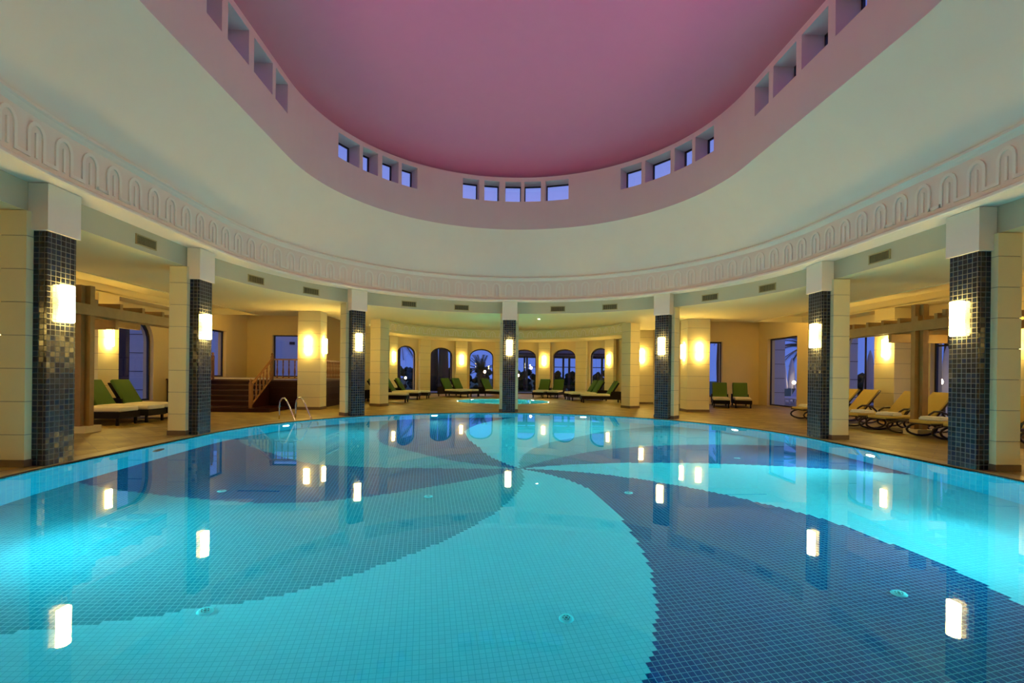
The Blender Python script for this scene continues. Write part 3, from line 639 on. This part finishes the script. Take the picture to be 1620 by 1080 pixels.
# ---- raised wooden platform, stairs, balustrades
PZ = 1.05
pf = empty('wooden_platform', (-9.9, 11.7, 0), 0, 'raised dark mahogany platform with steps behind the left columns', 'platform')
def PF(mb, name, mats): o = mb.build(name, mats, pf); o.location = (9.9, -11.7, 0); return o
pl = [(-12.36, 8.95), (-7.62, 8.95), (-7.62, 9.32), (-7.0, 9.32), (-7.0, 13.95), (-7.1, 13.95), (-7.1, 14.56), (-12.36, 14.56)]
mb = MB(); mb.poly(pl, 0, PZ-.05)
for z in (.25, .5, .75): 
    mb.box((-8.15, 8.94, z), (1.05, .02, .02)); mb.box((-6.99, 11.6, z), (.02, 4.6, .02))
PF(mb, 'body', M['dwood'])
mb = MB(); mb.poly([(x-(.02 if x < -12 else -.03 if x > -7.7 else 0), y-(.03 if y < 9.1 else 0)) for x, y in pl], PZ-.05, PZ); PF(mb, 'deck_top', M['nosing'])
mb = MB(); mb.poly([(-12.3, 9.3), (-8.7, 9.3), (-8.7, 13.2), (-12.3, 13.2)], PZ, PZ+.012); PF(mb, 'pale_landing_mat', M['cushion'])
for i in range(5):
    z = .175*(i+1); y0 = 7.45+.29*i; mb = MB(); mb.box((-9.68, (y0+8.95)/2, z-.0875), (1.96, 8.95-y0, .175)); mb.box((-9.68, y0, z-.02), (1.98, .04, .035), mi=1); PF(mb, 'step', [M['dwood'], M['nosing']])
mb = MB(); mb.box((-9.4, 8.10, .06), (3.0, 1.65, .12)); PF(mb, 'plinth', M['dwood'])
def bal(mb_pts, z0, z1, n, base):
    pass
def baluster_mb(h):
    mb = MB(); mb.lathe([(.0, 0), (.03, 0), (.03, .08*h), (.018, .14*h), (.036, .34*h), (.016, .62*h), (.026, .72*h), (.018, .80*h), (.028, .9*h), (.028, h)], (0, 0, 0), 10); return mb
def railing(a, b_, za, zb, nb, lab, newels=(1, 1), nh=.95):
    """balustrade from a to b; za, zb foot heights"""
    o = empty('balustrade', ((a[0]+b_[0])/2, (a[1]+b_[1])/2, min(za, zb)), 0, lab, 'balustrade', 'varnished wooden balustrades of the platform'); ox, oy, oz = o.location
    A, B = Vector((a[0]-ox, a[1]-oy, za-oz)), Vector((b_[0]-ox, b_[1]-oy, zb-oz)); up = Vector((0, 0, .74)); d = (B-A)
    mb = MB(); rz = math.atan2(d.y, d.x); ry = -math.atan2(d.z, math.hypot(d.x, d.y)); mb.box((A+B)/2+up, (d.length, .07, .055), rz, 0, 0, ry); mb.build('handrail', M['rail'], o)
    mb = MB(); mb.box((A+B)/2+Vector((0, 0, .06)), (d.length, .05, .03), rz, 0, 0, ry); mb.build('bottom_rail', M['rail'], o)
    for i in range(nb):
        p = A+d*((i+.5)/nb)+Vector((0, 0, .07)); x = baluster_mb(.65).build('baluster', M['rail'], o); x.location = p
    for q, on in ((A, newels[0]), (B, newels[1])):
        if on:
            mb = MB(); mb.box((0, 0, .42), (.085, .085, .84)); mb.lathe([(.0, .0), (.05, 0), (.05, .02), (.022, .035), (.045, .075), (.03, .12), (0, .135)], (0, 0, .84), 12); x = mb.build('newel_post', M['rail'], o); x.location = q
    return o
railing((-8.62, 7.47), (-8.62, 8.99), .125, PZ+.002, 6, 'sloping balustrade on the right of the dark wooden steps')
railing((-10.76, 7.47), (-10.76, 8.99), .125, PZ+.002, 6, 'sloping balustrade on the left of the dark wooden steps')
railing((-8.55, 9.01), (-7.70, 9.01), PZ+.002, PZ+.002, 4, 'short level balustrade between the steps and the pale pillar', (0, 0))
railing((-7.05, 9.42), (-7.05, 13.9), PZ+.002, PZ+.002, 24, 'long level balustrade running back from the pale pillar', (0, 1))
railing((-12.3, 9.01), (-10.84, 9.01), PZ+.002, PZ+.002, 7, 'level balustrade at the wall left of the steps', (0, 0))
# ---- timber pergolas in the side aisles
def pergola(s, px, py, ye, lab):
    ln = ye-py+.9; mc = (ye-py-.9)/2
    o = empty('pergola', (px, py, 0), 0, lab, 'pergola', 'timber pergolas of the side aisles')
    mb = MB(); mb.box((0, 0, .07), (.42, .42, .14)); mb.build('plinth', M['block'], o)
    for dx, dy in ((-.11, 0), (.11, 0), (0, -.1), (0, .1)):
        mb = MB(); mb.box((dx, dy, .14+1.5), (.115, .115, 3.0)); mb.build('post', M['wood'], o)
    for dx in (-.17, .17):
        mb = MB(); mb.box((dx, mc, 2.62), (.055, ln, .23)); mb.build('beam', M['wood'], o)
    for dy in (-.8, ye-py-.1):
        mb = MB(); mb.box((s*.78, dy, 2.86), (1.9, .09, .14)); mb.build('cross_beam', M['wood'], o)
    for i in range(7):
        mb = MB(); mb.box((s*.78, -.6+i*(ln-.6)/6, 2.80), (1.9, .085, .13)); mb.build('rafter', M['wood'], o)
    mb = MB(); mb.box((s*.8, .95, 2.40), (1.5, .10, .22)); mb.build('brace', M['wood'], o)
    mb = MB(); mb.box((s*1.68, mc, 2.62), (.07, ln, .2)); mb.build('wall_beam', M['wood'], o)
    return o
pergola(-1, -9.32, 1.82, 5.7, 'heavy timber pergola post and beams over the green loungers at left')
pergola(1, 9.78, 2.74, 5.5, 'heavy timber pergola post and beams over the yellow loungers at right')
# ---- green-cushioned wicker loungers (foot towards local +x, length 2 m, origin at the middle)
def cushion(mb, c, d, ry=0): mb.box(c, d, 0, 0, 0, ry); return mb
def make_green():
    t = empty('wicker_lounger', (0, 0, 0))
    mb = MB(); mb.box((0.02, 0, .25), (1.96, .68, .16)); mb.box((-.70, .325, .36), (.56, .05, .38)); mb.box((-.70, -.325, .36), (.56, .05, .38)); mb.box((-.965, 0, .34), (.05, .68, .42)); mb.build('wicker_base', M['wicker'], t)
    for x in (-.92, .92):
        for y in (-.29, .29): mb = MB(); mb.box((x, y, .09), (.05, .05, .18)); mb.build('leg', M['wicker'], t)
    mb = MB(); mb.box((.30, 0, .385), (1.36, .64, .11)); mb.build('seat_cushion', M['cushion'], t, bevel=.035)
    a = rad(58); mb = MB(); mb.box((-.40-.34*math.cos(a)-.05, 0, .38+.34*math.sin(a)), (.74, .62, .03), 0, 0, 0, a); mb.build('backrest', M['wicker'], t)
    mb = MB(); mb.box((-.37-.36*math.cos(a)+.02, 0, .42+.36*math.sin(a)), (.80, .62, .09), 0, 0, 0, a); mb.build('back_cushion', M['green'], t, bevel=.03)
    return t
g0 = make_green(); gf = [True]
def green(fx, fy, dx, dy, lab, grp):                 # foot point and direction towards the foot
    l = math.hypot(dx, dy); dx, dy = dx/l, dy/l; o = g0 if gf[0] else copy_tree(g0); gf[0] = False
    o.location = (fx-dx, fy-dy, 0); o.rotation_euler = (0, 0, math.atan2(dy, dx)); tag(o, lab, 'sun lounger', grp)
ga, gb = 'green-backed loungers in the left aisle', 'green-backed loungers around the hot tub'
green(-9.48, 3.35, 1, 0, 'nearest green-backed wicker lounger behind the left timber post', ga)
green(-9.40, 4.2, 1, 0, 'green-backed wicker lounger, middle of three behind the left timber post', ga)
green(-9.33, 5.08, 1, 0, 'farthest of three green-backed loungers in the left aisle', ga)
green(-4.5, 13.6, 1, 0, 'single green-backed lounger partly hidden by slim pillar left of hot tub', gb)
green(-4.35, 16.1, 1, -.05, 'nearer of two green-backed loungers under the left-hand arch', gb)
green(-4.0, 17.0, 1, -.05, 'farther of two green-backed loungers under the left-hand arch', gb)
green(-2.2, 18.8, .75, -.66, 'left green-backed lounger of the pair before the palm-trunk arch', gb)
green(-1.65, 19.55, .75, -.66, 'right green-backed lounger of the pair, beside the lamp pilaster', gb)
green(.15, 19.4, .75, -.66, 'green-backed lounger half hidden behind the centre mosaic column', gb)
green(1.95, 18.9, -.35, -.94, 'left green-backed lounger of the pair right of the centre column', gb)
green(2.78, 18.8, -.35, -.94, 'right green-backed lounger of the pair, before the pergola-view arch', gb)
green(3.35, 17.6, -1, -.12, 'farther of two dim green-backed loungers under the right-hand arch', gb)
green(3.45, 16.7, -1, -.12, 'nearer of two dim green-backed loungers under the right-hand arch', gb)
green(3.75, 15.0, -1, 0, 'green-backed lounger running behind the slim pillar right of hot tub', gb)
green(9.25, 11.8, -.38, -.93, 'left one of two bright green loungers against the back wall', gb)
green(10.2, 11.8, -.38, -.93, 'right one of two bright green loungers, beside the tall door', gb)
# ---- yellow sling loungers with looping frames
def make_yellow():
    t = empty('sling_lounger', (0, 0, 0)); a = rad(50)
    mb = MB()
    for y in (-.31, .31):
        mb.tube([(.98, y, .33), (.2, y, .33), (-.45, y, .33), (-.98, y, .20)], .025, 8)
    for x in (.95, -.3): mb.tube([(x, -.31, .33), (x, .31, .33)], .022, 8)
    mb.build('frame', M['plastic'], t)
    for y in (-.335, .335):
        for x0 in (.62, -.40):
            pts = [(x0+.36*math.cos(q/16*2*PI), y, .17+.145*math.sin(q/16*2*PI)) for q in range(16)]; mb = MB(); mb.tube(pts, .026, 8, closed=True); mb.build('leg', M['plastic'], t)
        pts = [(-.02, y, .33), (-.10, y, .46), (-.22, y, .535), (-.38, y, .54), (-.55, y, .48), (-.68, y, .36), (-.74, y, .24)]; mb = MB(); mb.tube(pts, .026, 8); mb.build('armrest', M['plastic'], t)
    mb = MB(); mb.box((.36, 0, .37), (1.24, .58, .07)); mb.build('seat_sling', M['yellow'], t, bevel=.025)
    mb = MB(); mb.box((-.25-.40*math.cos(a), 0, .36+.40*math.sin(a)), (.86, .58, .06), 0, 0, 0, a); mb.build('back_sling', M['yellow'], t, bevel=.02)
    mb = MB()
    for y in (-.30, .30): mb.tube([(-.27, y, .34), (-.27-.84*math.cos(a), y, .34+.84*math.sin(a))], .022, 8)
    mb.tube([(-.27-.84*math.cos(a), -.3, .34+.84*math.sin(a)), (-.27-.84*math.cos(a), .3, .34+.84*math.sin(a))], .022, 8)
    mb.tube([(-.45, -.3, .52), (-.70, -.3, .20)], .02, 6); mb.tube([(-.45, .3, .52), (-.70, .3, .20)], .02, 6); mb.build('back_frame', M['plastic'], t)
    return t
y0 = make_yellow(); gy = 'yellow loungers in the right aisle'
YL = [(6.55, 'farthest yellow lounger, its foot showing left of the right column', 1), (5.78, 'second farthest yellow lounger, beside the purple-lit window', 0), (4.25, 'yellow lounger with folded towel just left of the timber post', 1),
      (3.42, 'yellow lounger passing behind the right timber post', 1), (2.1, 'yellow lounger just right of the timber post', 1), (1.3, 'nearest yellow lounger, beside the nearest right column', 0)]
def make_towel():
    mb = MB(); mb.box((0, 0, .025), (.34, .42, .05)); mb.box((.01, 0, .065), (.30, .40, .035)); return mb
tw = None
for i, (y, lab, tv) in enumerate(YL):
    o = y0 if i == 0 else copy_tree(y0); o.location = (10.2+(.05 if i % 2 else 0), y, 0); o.rotation_euler = (0, 0, PI+(.01 if i % 2 else -.008)); tag(o, lab, 'sun lounger', gy)
    if tv:
        if tw is None: tw = make_towel().build('folded_towel', M['towel'], bevel=.012); q = tw
        else: q = tw.copy(); C.objects.link(q)
        q.location = (9.55+.05*(i % 2), y, .411); q.rotation_euler = (0, 0, .1*i)
        tag(q, 'folded white towel on the '+{0: 'farthest yellow lounger', 2: 'yellow lounger left of the timber post', 3: 'lounger behind the right timber post', 4: 'yellow lounger just right of the post'}[i], 'towel', 'folded towels on the yellow loungers')
# ---------------------------------------------------------------- outdoors at dusk
struct(plate('ground', [(-90, -60), (90, -60), (90, 140), (-90, 140)], [[(-XW-.3, YF-.3), (XW+.3, YF-.3), (XW+.3, YB+.3)]+[(AC[0]+(AR+.28)*math.sin(rad(a)), AC[1]+(AR+.28)*math.cos(rad(a))) for a in segs[1:-1]][::-1]+[(-XW-.3, YB+.3)]], lambda x, y: (x, y, -.14), None, M['grass']))
mb = MB(); mb.poly([(12.9, -14), (24, -14), (24, 26), (12.9, 26)], -.13, -.02); mb.poly([(-24, -14), (-12.9, -14), (-12.9, 26), (-24, 26)], -.13, -.02); mb.poly([(-12, 24.9), (12, 24.9), (12, 28.5), (-12, 28.5)], -.13, -.02); struct(mb.build('path', M['paving']))
def palm(x, y, h, r, lab, nf=26, droop=1.0, tr=.2):
    o = empty('palm_tree', (x, y, -.13), 0, lab, 'palm tree', 'palm trees in the garden')
    mb = MB(); pts = [(0.02*math.sin(i), .02*math.cos(i*1.7), h*i/8) for i in range(9)]; mb.tube(pts, tr, 10, rs=[tr*(1.15-.3*i/8) for i in range(9)]); mb.build('trunk', M['trunk'], o)
    mb = MB()
    for i in range(nf):
        az_ = i*2.399; el = rad(random.uniform(-25, 70)); L_ = r*random.uniform(.8, 1.05); n = 7; P = []
        for k in range(n+1):
            t = k/n; rr = L_*t*math.cos(el); z = L_*t*math.sin(el)-droop*L_*.45*t*t; P.append(Vector((rr*math.cos(az_), rr*math.sin(az_), h+z)))
        side = Vector((-math.sin(az_), math.cos(az_), 0))
        mb.tube(P, .02, 4)
        for k in range(1, n+1):
            for q in (0, .33, .66):
                p = P[k-1].lerp(P[k], q)
                for s in (-1, 1):
                    l = r*.26*(1-.5*k/n); d = (side*s*.8+(P[k]-P[k-1]).normalized()*.6+Vector((0, 0, -.35))).normalized(); wv = (P[k]-P[k-1]).normalized()*.03
                    mb.add([p-wv, p+wv, p+d*l], [(0, 1, 2)])
    mb.build('fronds', M['palm'], o); return o
palm(-8.7, 32, 4.3, 3.0, 'hanging palm crown seen through the leftmost bay arch', 34, 1.5)
for x, y, nm in ((-5.6, 31.0, 'left'), (-4.7, 30.2, 'middle'), (-3.9, 31.4, 'right')): palm(x, y, 6.5, 1.3, nm+' thick palm trunk seen through the second bay arch', 22, 1.1, .38)
palm(-1.75, 33.5, 1.9, 1.7, 'squat palm tree seen through the centre bay arch', 34, .3, .25)
palm(13.5, 21.0, 4.6, 2.2, 'tall palm crown hanging behind the back wall window', 30, 1.6)
palm(18.6, 20.6, 3.4, 1.8, 'palm tree outside the tall right-hand door', 28, .9)
palm(15.6, 23.5, 5.2, 1.6, 'palm with low fronds above the right-hand door', 24, 1.6)
palm(16.2, 8.6, 3.6, 1.6, 'palm outside the window right of the timber post', 24, 1.0, .22)
def hedge(pts, lab, w=1.2, h=1.5):
    mb = MB()
    for (x, y) in pts:
        for k in range(30):
            a, b_, c = random.uniform(-1, 1), random.uniform(-.5, .5), random.random(); s = random.uniform(.18, .4)
            mb.lathe([(0, -s), (s*.7, -s*.6), (s, 0), (s*.7, s*.6), (0, s)], (x+a*1.1, y+b_*w, c*h), 6, 0, False)
    tag(mb.build('hedge', M['hedge'], loc=(0, 0, -.13)), lab, 'hedge')
hedge([(-9+1.7*i, 35.5) for i in range(5)], 'dark clipped hedge across the garden behind the left arches', 1.2, 1.9)
hedge([(1.2+1.7*i, 35.5) for i in range(7)], 'dark clipped hedge across the garden behind the right arches', 1.2, 1.7)
hedge([(22, 6+1.7*i) for i in range(9)], 'dark hedge along the terrace outside the right wall', 1.2, 1.6)
# garden pergola seen through the right arches
o = empty('garden_pergola', (7.5, 31, -.02), 0, 'dark timber pergola in the garden seen through the right-hand arches', 'pergola')
mb = MB()
for x, y in ((-5.4, 0), (-1.9, 0), (1.6, 0), (-5.4, 3.5), (-1.9, 3.5), (1.6, 3.5)): mb.box((x, y, 1.5), (.16, .16, 3.0))
mb.build('posts', M['outdark'], o)
mb = MB(); mb.box((-1.9, 0, 3.0), (8.4, .2, .3)); mb.box((-1.9, 3.5, 3.0), (8.4, .2, .3)); mb.box((-1.9, 0, 2.0), (7, .05, .06)); mb.build('beams', M['outdark'], o)
mb = MB(); mb.box((-1.9, 1.7, 3.35), (8.6, 4.4, .12), 0, 0, .22); mb.build('roof', M['outdark'], o)
# annex buildings outside the left wall
mb = MB(); mb.poly([(-14.35, 9.8), (-12.85, 9.8), (-12.85, 10.4), (-14.35, 10.4)], -.1, 5)
for z in (.6, 1.3, 2.0, 2.7): mb.box((-13.6, 9.795, z), (1.5, .02, .02), mi=1)
for z in (.95, 1.65): mb.box((-13.7, 9.78, z), (.16, .06, .1), mi=1)
tag(mb.build('garden_building', [M['white'], M['outdark']]), 'white block-built annex seen through the left aisle window', 'building')
mb = MB(); mb.box((0, 0, 1.6), (1.1, .12, 3.2)); tag(mb.build('dark_screen', M['outdark'], loc=(-14.95, 9.9, -.02)), 'tall dark screen just outside the left aisle window', 'screen')
mb = MB(); mb.poly([(12.85, 9.8), (13.65, 9.8), (13.65, 10.4), (12.85, 10.4)], -.1, 5)
for z in (.6, 1.3, 2.0, 2.7): mb.box((13.25, 9.795, z), (.8, .02, .02), mi=1)
tag(mb.build('garden_building', [M['white'], M['outdark']]), 'white block-built wing seen through the right aisle window', 'building')
mb = MB(); mb.poly([(12.85, 14.7), (13.75, 14.7), (13.75, 15.3), (12.85, 15.3)], -.1, 5)
for z in (.6, 1.3, 2.0, 2.7): mb.box((13.3, 14.695, z), (.9, .02, .02), mi=1)
tag(mb.build('garden_building', [M['white'], M['outdark']]), 'pale block-built wing seen at left inside the tall right-hand door', 'building')
o = empty('white_villa', (-13, 24, -.13), 0, 'white villa with sloping roof and roof terrace beyond the platform windows', 'building')
mb = MB(); mb.poly([(-9, 0), (1.5, 0), (1.5, 6), (-9, 6)], 0, 4.1); mb.build('wall', M['white'], o)
mb = MB(); mb.add([(.2, -.1, 1.2), (4.8, -.1, 1.2), (4.8, -.1, 4.2), (4.8, 5, 4.2), (.2, 5, 1.2), (4.8, 5, 1.2)], [(0, 1, 2), (0, 2, 3, 4), (4, 3, 5), (1, 5, 3, 2)]); mb.build('gable', M['cushion'], o)
mb = MB(); mb.box((-4, -.05, 4.75), (9, .03, .03)); mb.box((-4, -.05, 4.4), (9, .03, .03))
for i in range(14): mb.box((-8.4+i*.68, -.05, 4.4), (.03, .03, .7))
mb.build('terrace_railing', M['outdark'], o)
mb = MB()
for x in (-1.2, -5): mb.box((x, -.03, 3.4), (.34, .06, .18))
mb.build('small_window', M['outdark'], o)
# closed parasols and beds on the terrace to the right
def parasol(x, y, lab):
    o = empty('closed_parasol', (x, y, -.02), 0, lab, 'parasol', 'closed parasols on the terrace')
    mb = MB(); mb.lathe([(0, 0), (.28, 0), (.28, .06), (.03, .08), (.022, .1), (.022, 2.5), (0, 2.52)], (0, 0, 0), 14); mb.build('pole', M['white'], o)
    mb = MB(); n = 16; prof = [(.20, .75), (.17, 1.1), (.13, 1.7), (.07, 2.25), (.02, 2.48)]; vs = [(r*(1+.25*(j % 2))*math.cos(2*PI*j/n), r*(1+.25*(j % 2))*math.sin(2*PI*j/n), z) for r, z in prof for j in range(n)]
    mb.add(vs, [(i*n+j, i*n+(j+1) % n, (i+1)*n+(j+1) % n, (i+1)*n+j) for i in range(4) for j in range(n)], 0, True); mb.build('cloth', M['parasol'], o)
for x, y, lab in ((15.6, 17.9, 'closed pale parasol outside the tall door, left one'), (16.4, 18.4, 'closed pale parasol outside the tall door, right one'), (14.7, 10.5, 'closed pale parasol beyond the right aisle window'), (15.1, 7.6, 'closed pale parasol beyond the window right of the post')): parasol(x, y, lab)
def sunbed(x, y, rz, lab):
    o = empty('terrace_sunbed', (x, y, -.02), rz, lab, 'sun lounger', 'sunbeds on the terrace'); mb = MB()
    for a, b_ in ((-.8, -.28), (-.8, .28), (.8, -.28), (.8, .28)): mb.box((a, b_, .15), (.05, .05, .3))
    mb.box((0, 0, .32), (1.9, .62, .05)); mb.build('frame', M['white'], o); mb = MB(); mb.box((-.62, 0, .58), (.75, .58, .06), 0, 0, 0, rad(42)); mb.build('backrest', M['parasol'], o)
for i, (x, y) in enumerate(((14.75, 15.1), (15.3, 16.5), (17.4, 15.9))): sunbed(x, y, .5+PI, ('nearest', 'middle', 'last')[i]+' pale sunbed on the dusky terrace outside the tall door')
for i, (x, y, z, lab) in enumerate([(-7.6, 29.5, 1.0, 'small garden lamp seen low in the leftmost arch'), (-1.3, 27.6, 1.55, 'post lamp added in place of a lamp reflection in the centre arch glass'), (1.25, 28.2, 1.3, 'small lit garden lamp just right of the centre column'), (2.3, 29, 1.9, 'warm garden lamp beside the lamp pilaster'),  # the centre arch lamp is added in place of a reflection in the glass
                                    (16.1, 17.7, 1.1, 'left small lit lamp on the terrace outside the door'), (16.9, 17.4, 1.1, 'right small lit lamp on the terrace outside the door'), (14.3, 7.0, 1.3, 'low lit lamp outside the window by the timber post')]):
    o = empty('garden_lamp', (x, y, -.13), 0, lab, 'garden lamp', 'garden lamps'); mb = MB(); mb.tube([(0, 0, 0), (0, 0, z)], .025, 6); mb.build('post', M['outdark'], o); mb = MB(); mb.lathe([(0, 0), (.07, .02), (.09, .1), (.06, .18), (0, .2)], (0, 0, z), 12); mb.build('globe', M['glow'], o)
# ---------------------------------------------------------------- sky
w = bpy.data.worlds.new('dusk'); bpy.context.scene.world = w; w.use_nodes = True; nt = w.node_tree; bg = nt.nodes['Background']
tc = N(nt, 'ShaderNodeTexCoord'); sx = N(nt, 'ShaderNodeSeparateXYZ'); nt.links.new(tc.outputs['Generated'], sx.inputs[0]); cr = N(nt, 'ShaderNodeValToRGB')
nt.links.new(sx.outputs[2], cr.inputs[0]); e = cr.color_ramp.elements; e[0].position = 0; e[0].color = (.13, .24, .78, 1); e[1].position = .6; e[1].color = (.16, .22, .75, 1)
x = e.new(.28); x.color = (.40, .50, 1.1, 1); x = e.new(.10); x.color = (.13, .23, .82, 1)
nt.links.new(cr.outputs[0], bg.inputs[0]); bg.inputs[1].default_value = .9
# ---------------------------------------------------------------- camera
cam = bpy.data.cameras.new('camera'); co = bpy.data.objects.new('camera', cam); C.objects.link(co); bpy.context.scene.camera = co
F_, CXP, HZ = 761.0, 799.5, 591.7
cam.sensor_fit = 'HORIZONTAL'; cam.sensor_width = 36; cam.lens = F_/1620*36; cam.shift_x = (810-CXP)/1620; cam.shift_y = (HZ-540)/1620; cam.clip_start = .05; cam.clip_end = 300
co.matrix_world = Matrix.Translation((-.472, -8.70, 1.35)) @ Matrix.Rotation(-.020, 4, 'Z') @ Matrix.Rotation(PI/2, 4, 'X') @ Matrix.Rotation(.0115, 4, 'Z')
# ---------------------------------------------------------------- render look
sc = bpy.context.scene; sc.view_settings.view_transform = 'Standard'; sc.view_settings.look = 'None'; sc.view_settings.exposure = 0; sc.view_settings.gamma = 1; sc.view_settings.use_curve_mapping = False
cy = sc.cycles; cy.use_denoising = True; cy.max_bounces = 10; cy.diffuse_bounces = 5; cy.glossy_bounces = 5; cy.transmission_bounces = 8; cy.transparent_max_bounces = 12
cy.sample_clamp_indirect = 6; cy.sample_clamp_direct = 0; cy.caustics_reflective = True; cy.caustics_refractive = True; cy.blur_glossy = .5; cy.use_light_tree = True
